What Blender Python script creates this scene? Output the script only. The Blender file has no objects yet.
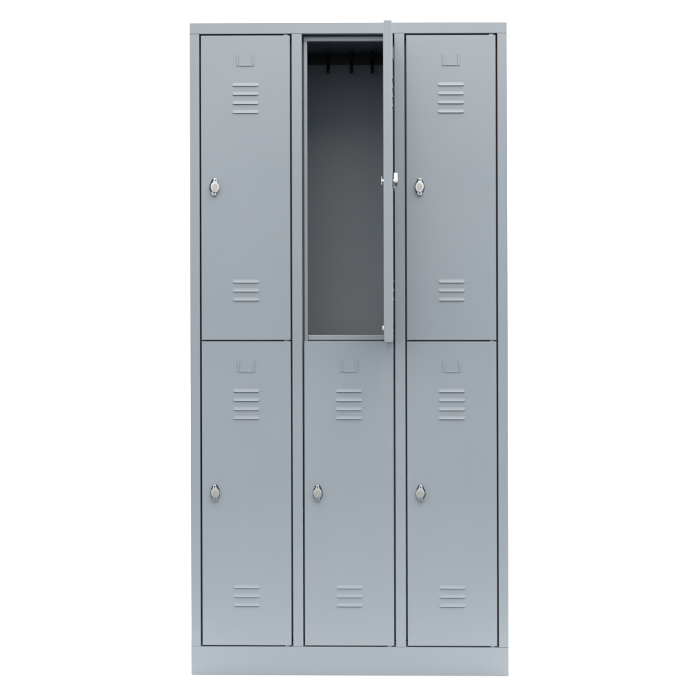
import bpy, bmesh, math, random
from mathutils import Vector, Matrix
random.seed(4)
R = math.radians
S = bpy.context.scene
C = S.collection

# ------------------------------------------------------------------ camera
cam_d = bpy.data.cameras.new('camera'); cam = bpy.data.objects.new('camera', cam_d); C.objects.link(cam)
cam.location = (-0.0023, -4.40, 1.0496); cam.rotation_euler = (R(90), 0, 0)
cam_d.sensor_width = 36; cam_d.lens = 80.33; cam_d.shift_y = -0.0618
cam_d.clip_start = 0.05; cam_d.clip_end = 100
S.camera = cam

# ------------------------------------------------------------------ studio light
W = bpy.data.worlds.new('World'); S.world = W; W.use_nodes = True
nt = W.node_tree; nt.nodes.clear()
wo = nt.nodes.new('ShaderNodeOutputWorld'); bg = nt.nodes.new('ShaderNodeBackground')
tc = nt.nodes.new('ShaderNodeTexCoord'); sx = nt.nodes.new('ShaderNodeSeparateXYZ')
mr = nt.nodes.new('ShaderNodeMapRange'); mr.inputs['From Min'].default_value = -1; mr.inputs['From Max'].default_value = 1
cr = nt.nodes.new('ShaderNodeValToRGB')
nt.links.new(tc.outputs['Generated'], sx.inputs[0]); nt.links.new(sx.outputs['Z'], mr.inputs['Value'])
nt.links.new(mr.outputs[0], cr.inputs[0]); nt.links.new(cr.outputs[0], bg.inputs[0]); nt.links.new(bg.outputs[0], wo.inputs[0])
e = cr.color_ramp.elements
e[0].position = 0.0; e[0].color = (.05, .055, .06, 1)
e[1].position = 1.0; e[1].color = (.98, 1.0, 1.0, 1)
a = e.new(.42); a.color = (.06, .085, .115, 1)
a = e.new(.49); a.color = (.83, .88, .935, 1)
bg.inputs[1].default_value = 1.85

def area(name, loc, target, sxy, power, col=(1, 1, 1)):
    l = bpy.data.lights.new(name, 'AREA'); l.shape = 'RECTANGLE'; l.size, l.size_y = sxy; l.energy = power; l.color = col
    o = bpy.data.objects.new(name, l); C.objects.link(o); o.location = loc
    o.rotation_euler = (Vector(target) - Vector(loc)).to_track_quat('-Z', 'Y').to_euler()
    return o
area('softbox_light', (.3, -1.9, 3.7), (0, 0, 1.6), (2.4, 2.4), 78, (1, .945, .875))
area('backdrop_light', (-2.4, 1.0, 3.6), (-.2, 2.2, .9), (1.6, 1.6), 130)
area('backdrop_light', (2.4, 1.0, 3.6), (.2, 2.2, .9), (1.6, 1.6), 130)

S.view_settings.view_transform = 'Standard'; S.view_settings.look = 'None'
S.view_settings.exposure = 0; S.view_settings.gamma = 1
S.cycles.use_denoising = True; S.cycles.max_bounces = 10; S.cycles.diffuse_bounces = 6

# ------------------------------------------------------------------ materials
def mat(name, col, rough=.5, metal=0.0, spec=.5):
    m = bpy.data.materials.new(name); m.use_nodes = True
    b = m.node_tree.nodes['Principled BSDF']
    b.inputs['Base Color'].default_value = (*col, 1); b.inputs['Roughness'].default_value = rough
    b.inputs['Metallic'].default_value = metal; b.inputs['Specular IOR Level'].default_value = spec
    return m, m.node_tree, b

def bump(nt_, b, scale, strength, dist, chain=None, detail=3, stretch=None):
    n = nt_.nodes.new('ShaderNodeTexNoise'); n.inputs['Scale'].default_value = scale; n.inputs['Detail'].default_value = detail
    t = nt_.nodes.new('ShaderNodeTexCoord'); mp = nt_.nodes.new('ShaderNodeMapping')
    if stretch: mp.inputs['Scale'].default_value = stretch
    nt_.links.new(t.outputs['Object'], mp.inputs[0]); nt_.links.new(mp.outputs[0], n.inputs['Vector'])
    bp = nt_.nodes.new('ShaderNodeBump'); bp.inputs['Strength'].default_value = strength; bp.inputs['Distance'].default_value = dist
    nt_.links.new(n.outputs[0], bp.inputs['Height'])
    if chain: nt_.links.new(chain.outputs[0], bp.inputs['Normal'])
    nt_.links.new(bp.outputs[0], b.inputs['Normal'])
    return bp

# satin powder coat on thin sheet steel
steel, n_, b_ = mat('grey_powder_coat', (.25, .275, .298), .46, 0, .45)
tn = n_.nodes.new('ShaderNodeTexNoise'); tn.inputs['Scale'].default_value = 3.0; tn.inputs['Detail'].default_value = 5
tcn = n_.nodes.new('ShaderNodeTexCoord'); n_.links.new(tcn.outputs['Object'], tn.inputs['Vector'])
rp = n_.nodes.new('ShaderNodeValToRGB'); n_.links.new(tn.outputs[0], rp.inputs[0])
rp.color_ramp.elements[0].position = .3; rp.color_ramp.elements[0].color = (.240, .264, .287, 1)
rp.color_ramp.elements[1].position = .7; rp.color_ramp.elements[1].color = (.254, .277, .299, 1)
n_.links.new(rp.outputs[0], b_.inputs['Base Color'])
c1 = bump(n_, b_, 2.2, .6, .006, None, 2, (1, 1, .5))      # sheet waviness
bump(n_, b_, 900, .10, .0004, c1, 2)                        # orange peel

zinc, n_, b_ = mat('bright_nickel', (.52, .525, .52), .30, 1.0)
bump(n_, b_, 300, .1, .0003)
brass, n_, b_ = mat('satin_nickel_face', (.43, .405, .34), .45, .85)
bump(n_, b_, 500, .15, .0004)
dark, n_, b_ = mat('dark_steel_and_shade', (.03, .032, .035), .45, .3)  # hinge pins, and the shade outline added behind each lock
plastic, n_, b_ = mat('black_plastic', (.012, .012, .012), .45)
bump(n_, b_, 600, .1, .0004)
rubber, n_, b_ = mat('white_rubber', (.82, .82, .80), .5)
paper, n_, b_ = mat('white_paper_sweep', (.695, .695, .695), .9, 0, .1)
bump(n_, b_, 40, .05, .002)

# ------------------------------------------------------------------ mesh helpers
def link(name, bm, mats, parent=None, angle=35):
    bmesh.ops.recalc_face_normals(bm, faces=bm.faces)
    me = bpy.data.meshes.new(name); bm.to_mesh(me); bm.free()
    for m in (mats if isinstance(mats, (list, tuple)) else [mats]): me.materials.append(m)
    for p in me.polygons: p.use_smooth = True
    me.set_sharp_from_angle(angle=R(angle))
    o = bpy.data.objects.new(name, me); C.objects.link(o)
    if parent: o.parent = parent
    w = o.modifiers.new('WeightedNormal', 'WEIGHTED_NORMAL'); w.weight = 100; w.keep_sharp = True
    return o

def box(bm, x0, x1, y0, y1, z0, z1, bev=0, mi=0, seg=2):
    t = bmesh.new()
    vs = [t.verts.new((x, y, z)) for x in (x0, x1) for y in (y0, y1) for z in (z0, z1)]
    for f in ((0, 1, 3, 2), (4, 6, 7, 5), (0, 4, 5, 1), (2, 3, 7, 6), (0, 2, 6, 4), (1, 5, 7, 3)):
        t.faces.new([vs[i] for i in f])
    bmesh.ops.recalc_face_normals(t, faces=t.faces)
    if bev: bmesh.ops.bevel(t, geom=t.edges[:], offset=bev, segments=seg, affect='EDGES', profile=.5)
    merge(bm, t, mi)

def merge(bm, t, mi=0):
    mp = {v: bm.verts.new(v.co) for v in t.verts}
    for f in t.faces:
        try: nf = bm.faces.new([mp[v] for v in f.verts]); nf.material_index = mi
        except ValueError: pass
    t.free()

def cyl(bm, c, axis, r, l, seg=24, r2=None, bev=0, mi=0):
    """closed cylinder starting at c along axis"""
    axis = Vector(axis).normalized(); q = axis.to_track_quat('Z', 'Y').to_matrix()
    r2 = r if r2 is None else r2
    prof = [(r - bev, 0), (r, bev), (r2, l - bev), (r2 - bev, l)] if bev else [(r, 0), (r2, l)]
    rings = []
    for rr, h in prof:
        rings.append([bm.verts.new(Vector(c) + q @ Vector((rr * math.cos(2 * math.pi * k / seg), rr * math.sin(2 * math.pi * k / seg), h))) for k in range(seg)])
    for a_, b2 in zip(rings, rings[1:]):
        for k in range(seg):
            f = bm.faces.new((a_[k], a_[(k + 1) % seg], b2[(k + 1) % seg], b2[k])); f.material_index = mi
    f = bm.faces.new(rings[0][::-1]); f.material_index = mi
    f = bm.faces.new(rings[-1]); f.material_index = mi

def tube(bm, pts, r, seg=10, mi=0, r_end=None):
    pts = [Vector(p) for p in pts]; rings = []
    for i, p in enumerate(pts):
        d = (pts[min(i + 1, len(pts) - 1)] - pts[max(i - 1, 0)]).normalized()
        q = d.to_track_quat('Z', 'X').to_matrix()
        rr = r if r_end is None else r + (r_end - r) * i / (len(pts) - 1)
        rings.append([bm.verts.new(p + q @ Vector((rr * math.cos(2 * math.pi * k / seg), rr * math.sin(2 * math.pi * k / seg), 0))) for k in range(seg)])
    for a_, b2 in zip(rings, rings[1:]):
        for k in range(seg):
            f = bm.faces.new((a_[k], a_[(k + 1) % seg], b2[(k + 1) % seg], b2[k])); f.material_index = mi
    for rg in (rings[0][::-1], rings[-1]):
        f = bm.faces.new(rg); f.material_index = mi

def plate(bm, outline, yb, yf, ch=.0, hole=None, mi=0):
    """plate in the xz plane from yb (back) to yf (front, smaller y), chamfered front edge, optional round hole (x,z,r)"""
    t = bmesh.new()
    cx = sum(p[0] for p in outline) / len(outline); cz = sum(p[1] for p in outline) / len(outline)
    mxr = max(math.hypot(p[0] - cx, p[1] - cz) for p in outline)
    def inset(d):
        n = len(outline); out = []
        ar = sum(outline[i][0] * outline[(i + 1) % n][1] - outline[(i + 1) % n][0] * outline[i][1] for i in range(n))
        sg = 1 if ar > 0 else -1
        for i in range(n):
            p0, p1, p2 = Vector(outline[i - 1]), Vector(outline[i]), Vector(outline[(i + 1) % n])
            d1 = (p1 - p0).normalized(); d2 = (p2 - p1).normalized()
            n1 = Vector((-d1.y, d1.x)) * sg; n2 = Vector((-d2.y, d2.x)) * sg
            m = (n1 + n2); m = m / max(m.dot(n1), .3) if m.length > 1e-6 else n1
            out.append(p1 + m * d)
        return out
    levels = [(0, yb), (0, yf + ch), (ch * .3, yf + ch * .3), (ch, yf)] if ch else [(0, yb), (0, yf)]
    loops = []
    for d, y in levels:
        pp = inset(d) if d else outline
        loops.append([t.verts.new((p[0], y, p[1])) for p in pp])
    n = len(outline)
    for a_, b2 in zip(loops, loops[1:]):
        for k in range(n): t.faces.new((a_[k], a_[(k + 1) % n], b2[(k + 1) % n], b2[k]))
    hl = []
    if hole:
        for y in (yb, yf):
            hl.append([t.verts.new((hole[0] + hole[2] * math.cos(2 * math.pi * k / 16), y, hole[1] + hole[2] * math.sin(2 * math.pi * k / 16))) for k in range(16)])
        for k in range(16): t.faces.new((hl[0][k], hl[0][(k + 1) % 16], hl[1][(k + 1) % 16], hl[1][k]))
    for lp, h in ((loops[0], 0), (loops[-1], 1)):
        ed = []
        for ring in [lp] + ([hl[h]] if hole else []):
            for k in range(len(ring)):
                ee = t.edges.get((ring[k], ring[(k + 1) % len(ring)])) or t.edges.new((ring[k], ring[(k + 1) % len(ring)]))
                ed.append(ee)
        bmesh.ops.triangle_fill(t, edges=ed, use_beauty=True)
    bmesh.ops.recalc_face_normals(t, faces=t.faces)
    merge(bm, t, mi)

# ------------------------------------------------------------------ setting: white seamless paper sweep
bm = bmesh.new()
prof = [(-.42, 0), (-.2, 0), (.5, 0), (1.3, 0)]
for k in range(1, 13):
    a_ = k / 12 * math.pi / 2
    prof.append((1.3 + .9 * math.sin(a_), .9 - .9 * math.cos(a_)))
prof += [(2.2, 2.0), (2.2, 4.2)]
rows = [[bm.verts.new((x, y, z)) for x in (-4.6, -1.6, 0, 1.6, 4.6)] for y, z in prof]
for a_, b2 in zip(rows, rows[1:]):
    for k in range(4): bm.faces.new((a_[k], a_[k + 1], b2[k + 1], b2[k]))
bd = link('backdrop', bm, paper)
bd['kind'] = 'structure'

# ------------------------------------------------------------------ the locker cabinet
WID, HEI, DEP = .900, 1.850, .500
PO, PM = .0275, .0285            # outer / middle post widths
G = .0050                        # gap round the doors
BAY = (WID - 2 * PO - 2 * PM) / 3
DW = BAY - 2 * G                 # door width
T, TT = .0225, .0240             # door thickness at its folded rim, and over the inner tray
HZ = HEI - .0312                 # underside of the header
UD0, UD1 = .9505, HZ - G         # upper doors
LD0, LD1 = .0845, .9460          # lower doors
PZ = .0806                       # top of the plinth
bays = [-WID / 2 + PO + i * (BAY + PM) for i in range(3)]   # left edge of each opening

root = bpy.data.objects.new('locker_cabinet', None); C.objects.link(root)
root['label'] = 'tall grey steel locker cabinet with six vented doors, upper middle door standing open'
root['category'] = 'locker'
ST = T + .0012                   # face of the door stops

def part(name, bm, m, parent=root, angle=35): return link(name, bm, m, parent, angle)

# carcass sheets
for sgn in (-1, 1):
    bm = bmesh.new(); xo = sgn * WID / 2
    box(bm, min(xo, xo - sgn * .0012), max(xo, xo - sgn * .0012), .0265, DEP - .0015, .002, HEI - .0022, .0003)
    part('side_panel', bm, steel)
bm = bmesh.new(); box(bm, -WID / 2 + .002, WID / 2 - .002, DEP - .0012, DEP - .0001, .004, HEI - .0017); part('back_panel', bm, steel)
bm = bmesh.new(); box(bm, -WID / 2 + .0006, WID / 2 - .0006, .0265, DEP, HEI - .0016, HEI - .0003, .0003); part('top_panel', bm, steel)
bm = bmesh.new(); box(bm, -WID / 2 + .002, WID / 2 - .002, ST + .0210, DEP - .002, .074, .0752); part('bottom_panel', bm, steel)
for i in (1, 2):
    xc = bays[i] - PM / 2
    bm = bmesh.new(); box(bm, xc - .0006, xc + .0006, .036, DEP - .0014, .0756, HEI - .0018); part('divider', bm, steel)

# header, plinth, posts with door stops
FL = .0145                       # how far a stop reaches into the opening
CH = .0044                       # channel between post and stop
def stop(bm, x0, x1, z0, z1):
    """folded stop the door closes on, its free edges rolled"""
    box(bm, x0, x1, ST, ST + .019, z0, z1, .0020, 0, 4)
bm = bmesh.new()
box(bm, -WID / 2, WID / 2, 0, ST + .019, HZ, HEI, .0012)
for x in bays:
    stop(bm, x + CH, x + BAY - CH, HZ - .0172, HZ - CH)
    box(bm, x - .002, x + BAY + .002, ST + .0194, ST + .0204, HZ - .008, HZ + .010)
part('header', bm, steel)
bm = bmesh.new()
box(bm, -WID / 2, WID / 2, 0, ST + .019, 0, PZ, .0012)
for x in bays:
    stop(bm, x + CH, x + BAY - CH, PZ + CH, PZ + .0165)
    box(bm, x - .002, x + BAY + .002, ST + .0194, ST + .0204, PZ - .01, PZ + .008)
part('plinth', bm, steel)
posts = [(-WID / 2, -WID / 2 + PO, 0, 1), (bays[1] - PM, bays[1], 1, 1), (bays[2] - PM, bays[2], 1, 1), (WID / 2 - PO, WID / 2, 1, 0)]
for x0, x1, l, r in posts:
    bm = bmesh.new()
    box(bm, x0, x1, 0.0002, ST + .0188, PZ + .0003, HZ - .0003, .0012)
    if r:
        stop(bm, x1 + CH, x1 + FL, PZ + .0167, HZ - .0174)
        box(bm, x1 - .004, x1 + .007, ST + .0196, ST + .0206, PZ + .012, HZ - .012)
    if l:
        stop(bm, x0 - FL, x0 - CH, PZ + .0167, HZ - .0174)
        box(bm, x0 - .007, x0 + .004, ST + .0196, ST + .0206, PZ + .012, HZ - .012)
    part('post', bm, steel)
for i, x in enumerate(bays):
    bm = bmesh.new()
    box(bm, x - PM / 2 + .001, x + BAY + PM / 2 - .001, ST + .0210, DEP - .0014, .950, .9512)
    stop(bm, x + FL + .0004, x + BAY - FL - .0004, .9496, .9638)
    stop(bm, x + FL + .0004, x + BAY - FL - .0004, .9330, .9468)
    box(bm, x + FL + .0004, x + BAY - FL - .0004, ST + .0194, ST + .0204, .940, .957)
    part('shelf', bm, steel)

# coat rails with three double hooks, at the back under the top of each upper compartment
rail_z = 1.8225
for i, x in enumerate(bays):
    if i != 1: continue          # the other compartments are shut
    bm = bmesh.new()
    box(bm, x - PM / 2 + .001, x + BAY + PM / 2 - .001, DEP - .020, DEP - .0016, rail_z - .0165, rail_z + .0165, .002)
    rail = part('hook_rail', bm, plastic)
    for hx in (.0615, .134, .199):
        bm = bmesh.new(); xx = x + hx; yb = DEP - .0205
        box(bm, xx - .007, xx + .007, yb - .004, yb, rail_z - .014, rail_z + .014, .0015)
        tube(bm, [(xx, yb - .003, rail_z + .004), (xx, yb - .018, rail_z + .004), (xx, yb - .030, rail_z + .009), (xx, yb - .036, rail_z + .0165)], .0046, 12)
        tube(bm, [(xx, yb - .003, rail_z - .006), (xx, yb - .010, rail_z - .030), (xx, yb - .020, rail_z - .044), (xx, yb - .031, rail_z - .047), (xx, yb - .038, rail_z - .036)], .0046, 12)
        link('hook', bm, plastic, rail)

# ------------------------------------------------------------------ doors
LW, LH, LP = .0765, .0130, .0038       # louvre width, height, how far it stands out
SLW, SLH = .066, .0065

def sheet_with_slots(bm, x0, x1, z0, z1, yf, yb, holes):
    xs = sorted({x0, x1, *[h[0] for h in holes], *[h[1] for h in holes]})
    zs = sorted({z0, z1, *[h[2] for h in holes], *[h[3] for h in holes]})
    def is_hole(i, j):
        cx = (xs[i] + xs[i + 1]) / 2; cz = (zs[j] + zs[j + 1]) / 2
        return any(h[0] < cx < h[1] and h[2] < cz < h[3] for h in holes)
    V = {}
    def v(i, j, y):
        if (i, j, y) not in V: V[(i, j, y)] = bm.verts.new((xs[i], y, zs[j]))
        return V[(i, j, y)]
    for i in range(len(xs) - 1):
        for j in range(len(zs) - 1):
            if is_hole(i, j):
                for (a_, b2) in (((i, j), (i + 1, j)), ((i + 1, j), (i + 1, j + 1)), ((i + 1, j + 1), (i, j + 1)), ((i, j + 1), (i, j))):
                    bm.faces.new((v(*a_, yf), v(*b2, yf), v(*b2, yb), v(*a_, yb)))
            else:
                bm.faces.new((v(i, j, yf), v(i + 1, j, yf), v(i + 1, j + 1, yf), v(i, j + 1, yf)))
                bm.faces.new((v(i, j, yb), v(i, j + 1, yb), v(i + 1, j + 1, yb), v(i + 1, j, yb)))

def louvre(bm, xc, zb):
    """pressed hood, open downwards, its lower edge at zb"""
    NU, NV, th = 28, 9, .0009
    def P(u, v):                       # u across 0..1, v from top 0 to lower edge 1
        d = min(u, 1 - u) * LW
        g = 1.0 if d > .008 else math.sqrt(max(0, 1 - (1 - d / .008) ** 2))
        s = .25 * v + .75 * v ** 2.2
        x = xc - LW / 2 + u * LW; z = zb + LH * (1 - v) + (1 - g) * .0022 * v
        return x, LP * s * g, z
    us = [0, .02, .045, .075, .105] + [.105 + .79 * k / (NU - 10) for k in range(1, NU - 10)] + [.895, .925, .955, .98, 1]
    out = [[bm.verts.new((P(u, k / NV)[0], .0004 - P(u, k / NV)[1], P(u, k / NV)[2])) for u in us] for k in range(NV + 1)]
    inn = [[bm.verts.new((P(u, k / NV)[0], .0006 - max(0, P(u, k / NV)[1] - th), P(u, k / NV)[2])) for u in us] for k in range(NV + 1)]
    n = len(us)
    for k in range(NV):
        for q in range(n - 1):
            bm.faces.new((out[k][q], out[k + 1][q], out[k + 1][q + 1], out[k][q + 1]))
            bm.faces.new((inn[k][q], inn[k][q + 1], inn[k + 1][q + 1], inn[k + 1][q]))
    for q in range(n - 1):
        bm.faces.new((out[NV][q], inn[NV][q], inn[NV][q + 1], out[NV][q + 1]))

def bent_strip(bm, x0, x1, z0, z1, lift):
    box(bm, x0, x1, -lift, .0005, z0, z1, .0007, 0, 3)

def smooth_outline(pts, rad=.0018, n=3):
    """round the corners of a polygon"""
    out = []
    m = len(pts)
    for i in range(m):
        p0, p1, p2 = Vector(pts[i - 1]), Vector(pts[i]), Vector(pts[(i + 1) % m])
        a_ = (p0 - p1); b2 = (p2 - p1); d = min(rad, a_.length * .45, b2.length * .45)
        A, B = p1 + a_.normalized() * d, p1 + b2.normalized() * d
        for k in range(n + 1):
            t = k / n
            out.append(tuple((1 - t) ** 2 * A + 2 * t * (1 - t) * p1 + t * t * B))
    return out

def make_lock(door, lx, lz, tilt, swing, opened):
    bm = bmesh.new()
    cyl(bm, (0, .001, 0), (0, -1, 0), .0105, .0035, 28, bev=.0008)           # rosette
    cyl(bm, (0, -.002, 0), (0, -1, 0), .0085, .0085, 28, mi=0)               # body
    shade_pad = smooth_outline([(-.0060, .0250), (.0060, .0250), (.0145, .0060), (.0148, -.0060), (.0080, -.0200), (-.0080, -.0200), (-.0148, -.0060), (-.0145, .0060)], .004)
    plate(bm, shade_pad, .0005, -.0022, .0006, None, 2)                             # dark pad added to stand in for the shadow round the knob
    low = smooth_outline([(-.0075, -.002), (-.0075, -.020), (-.0050, -.0270), (.0050, -.0270), (.0075, -.020), (.0075, -.002)], .003)
    plate(bm, low, -.0030, -.0078, .0010, (0, -.0205, .0022))                # fixed eye below
    t = bmesh.new()
    hexo = smooth_outline([(-.0044, .0255), (.0044, .0255), (.0056, .0150), (.0130, .0058), (.0132, -.0052), (.0070, -.0178), (-.0070, -.0178), (-.0132, -.0052), (-.0130, .0058), (-.0056, .0150)], .0042, 5)
    plate(t, hexo, -.0045, -.0136, .0014, (0, .0200, .0022))                 # turning knob plate with its eye
    inner = smooth_outline([(-.0032, .0104), (.0032, .0104), (.0082, .0038), (.0084, -.0042), (.0044, -.0122), (-.0044, -.0122), (-.0084, -.0042), (-.0082, .0038)], .0030)
    plate(t, inner, -.0132, -.0140, .0003, None, 1)
    M = Matrix.Rotation(tilt, 3, 'Y') @ Matrix.Rotation(swing, 3, 'Z')
    for v in t.verts: v.co = M @ v.co
    for f in t.faces: f.tag = True
    mp = {v: bm.verts.new(v.co) for v in t.verts}
    for f in t.faces:
        nf = bm.faces.new([mp[v] for v in f.verts]); nf.material_index = f.material_index
    t.free()
    for v in bm.verts: v.co.x *= .93; v.co.z *= .93
    cyl(bm, (0, .001, 0), (0, 1, 0), .0075, TT + .004, 20)                    # barrel through the door
    if opened: box(bm, -.006, .006, TT + .0036, TT + .0060, -.010, .013, .0008)  # locking cam
    else: box(bm, -.027, .006, TT + .0036, TT + .0060, -.006, .006, .0008)
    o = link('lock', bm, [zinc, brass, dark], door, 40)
    o.location = (lx, 0, lz)
    return o

def make_door(bay, z0, z1, tilt=0, swing=0, open_deg=0):
    """door mesh with its origin on the hinge pin, hung in the given opening"""
    h = z1 - z0; px, py = .0110, .0115                # pin, in from the right edge and the face
    X0, X1 = -DW, 0.0
    xc = -DW / 2
    top = [h - .0143 * 10 - k * .0256 for k in range(4)]     # lower edges of the louvres
    low = [.1625 - k * .0256 for k in range(3)]
    holes = [(xc - SLW / 2, xc + SLW / 2, zb - .0023, zb + SLH) for zb in top + low]
    bm = bmesh.new(); r = .0016
    sheet_with_slots(bm, X0 + r, X1 - r, r, h - r, 0, .0012, holes)
    ring = []
    for k in range(0, 5):
        a_ = k / 4 * math.pi / 2
        ring.append((r - r * math.sin(a_), r - r * math.cos(a_)))
    ring += [(0, T - .0008), (.0008, T), (.0145, T), (.0145, T - .001), (.0012, T - .001), (.0012, .0014), (r, .0012)]
    loops = [[bm.verts.new((x, d, z)) for x, z in ((X0 + i, i), (X1 - i, i), (X1 - i, h - i), (X0 + i, h - i))] for i, d in ring]
    for a_, b2 in zip(loops, loops[1:]):
        for k in range(4): bm.faces.new((a_[k], a_[(k + 1) % 4], b2[(k + 1) % 4], b2[k]))
    # closed inner tray that stiffens the door
    box(bm, X0 + .0175, X1 - .0175, .0016, TT, .0175, h - .0175, .0018, 0, 3)
    for v in bm.verts: v.co += Vector((px, -py, 0))
    door = link('door', bm, steel, root, 30)
    door.location = (bay + G + DW - px, py, z0)
    door.rotation_euler = (0, 0, R(open_deg))
    sub = []
    for zz in (top, low):
        bm = bmesh.new()
        for zb in zz: louvre(bm, xc, zb)
        sub.append(link('vent', bm, steel, door, 50))
    bm = bmesh.new()                                  # card holder pressed out of the sheet
    for s in (-1, 1):
        bent_strip(bm, xc + s * .0222 - .0024, xc + s * .0222 + .0024, h - .0865, h - .0535, .0027)
    bent_strip(bm, xc - .0170, xc + .0170, h - .0865, h - .0830, .0024)
    sub.append(link('card_holder', bm, steel, door))
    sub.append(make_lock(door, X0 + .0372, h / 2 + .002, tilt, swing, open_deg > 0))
    for zz, dz in ((-G + .0006, .0044), (h - .0006, .0042)):     # pivot tabs that bridge the gap
        bm = bmesh.new()
        box(bm, -.0185, -.0055, .0035, .0170, zz, zz + dz, .0006)
        sub.append(link('hinge', bm, steel, door))
    if open_deg:
        bm = bmesh.new(); cyl(bm, (X0 + .027, TT - .0005, .037), (0, 1, 0), .0062, .0045, 20, bev=.0012)
        sub.append(link('bumper', bm, rubber, door))
        for zz in (.014, .030):
            bm = bmesh.new(); cyl(bm, (-.0015, -.0002, zz), (0, 0, 1), .0022, .010, 14, bev=.0005)
            sub.append(link('hinge_pin', bm, dark, door))
    for o in sub:
        if o.name.startswith('lock'): o.location += Vector((px, -py, 0))
        else:
            for v in o.data.vertices: v.co += Vector((px, -py, 0))
    if open_deg: door['label'] = 'door standing wide open, seen edge on'
    return door

doors = [make_door(bays[0], UD0, UD1, R(2), R(16)), make_door(bays[1], UD0, UD1, R(0), 0, 88.9), make_door(bays[2], UD0, UD1, R(3), R(-3)),
         make_door(bays[0], LD0, LD1, R(-4), R(5)), make_door(bays[1], LD0, LD1, 0, 0), make_door(bays[2], LD0, LD1, R(5), R(-6))]

# the cabinet stands a little out of square: every sheet leans left by the same small angle
bpy.context.view_layer.update()
K = .0029
SH = Matrix(((1, 0, -K, K * .925), (0, 1, 0, 0), (0, 0, 1, 0), (0, 0, 0, 1)))
for o in list(C.objects):
    if o.type == 'MESH' and o is not bd:
        m = o.matrix_world
        o.data.transform(m.inverted() @ SH @ m)
root.rotation_euler = (0, 0, R(-1.03))
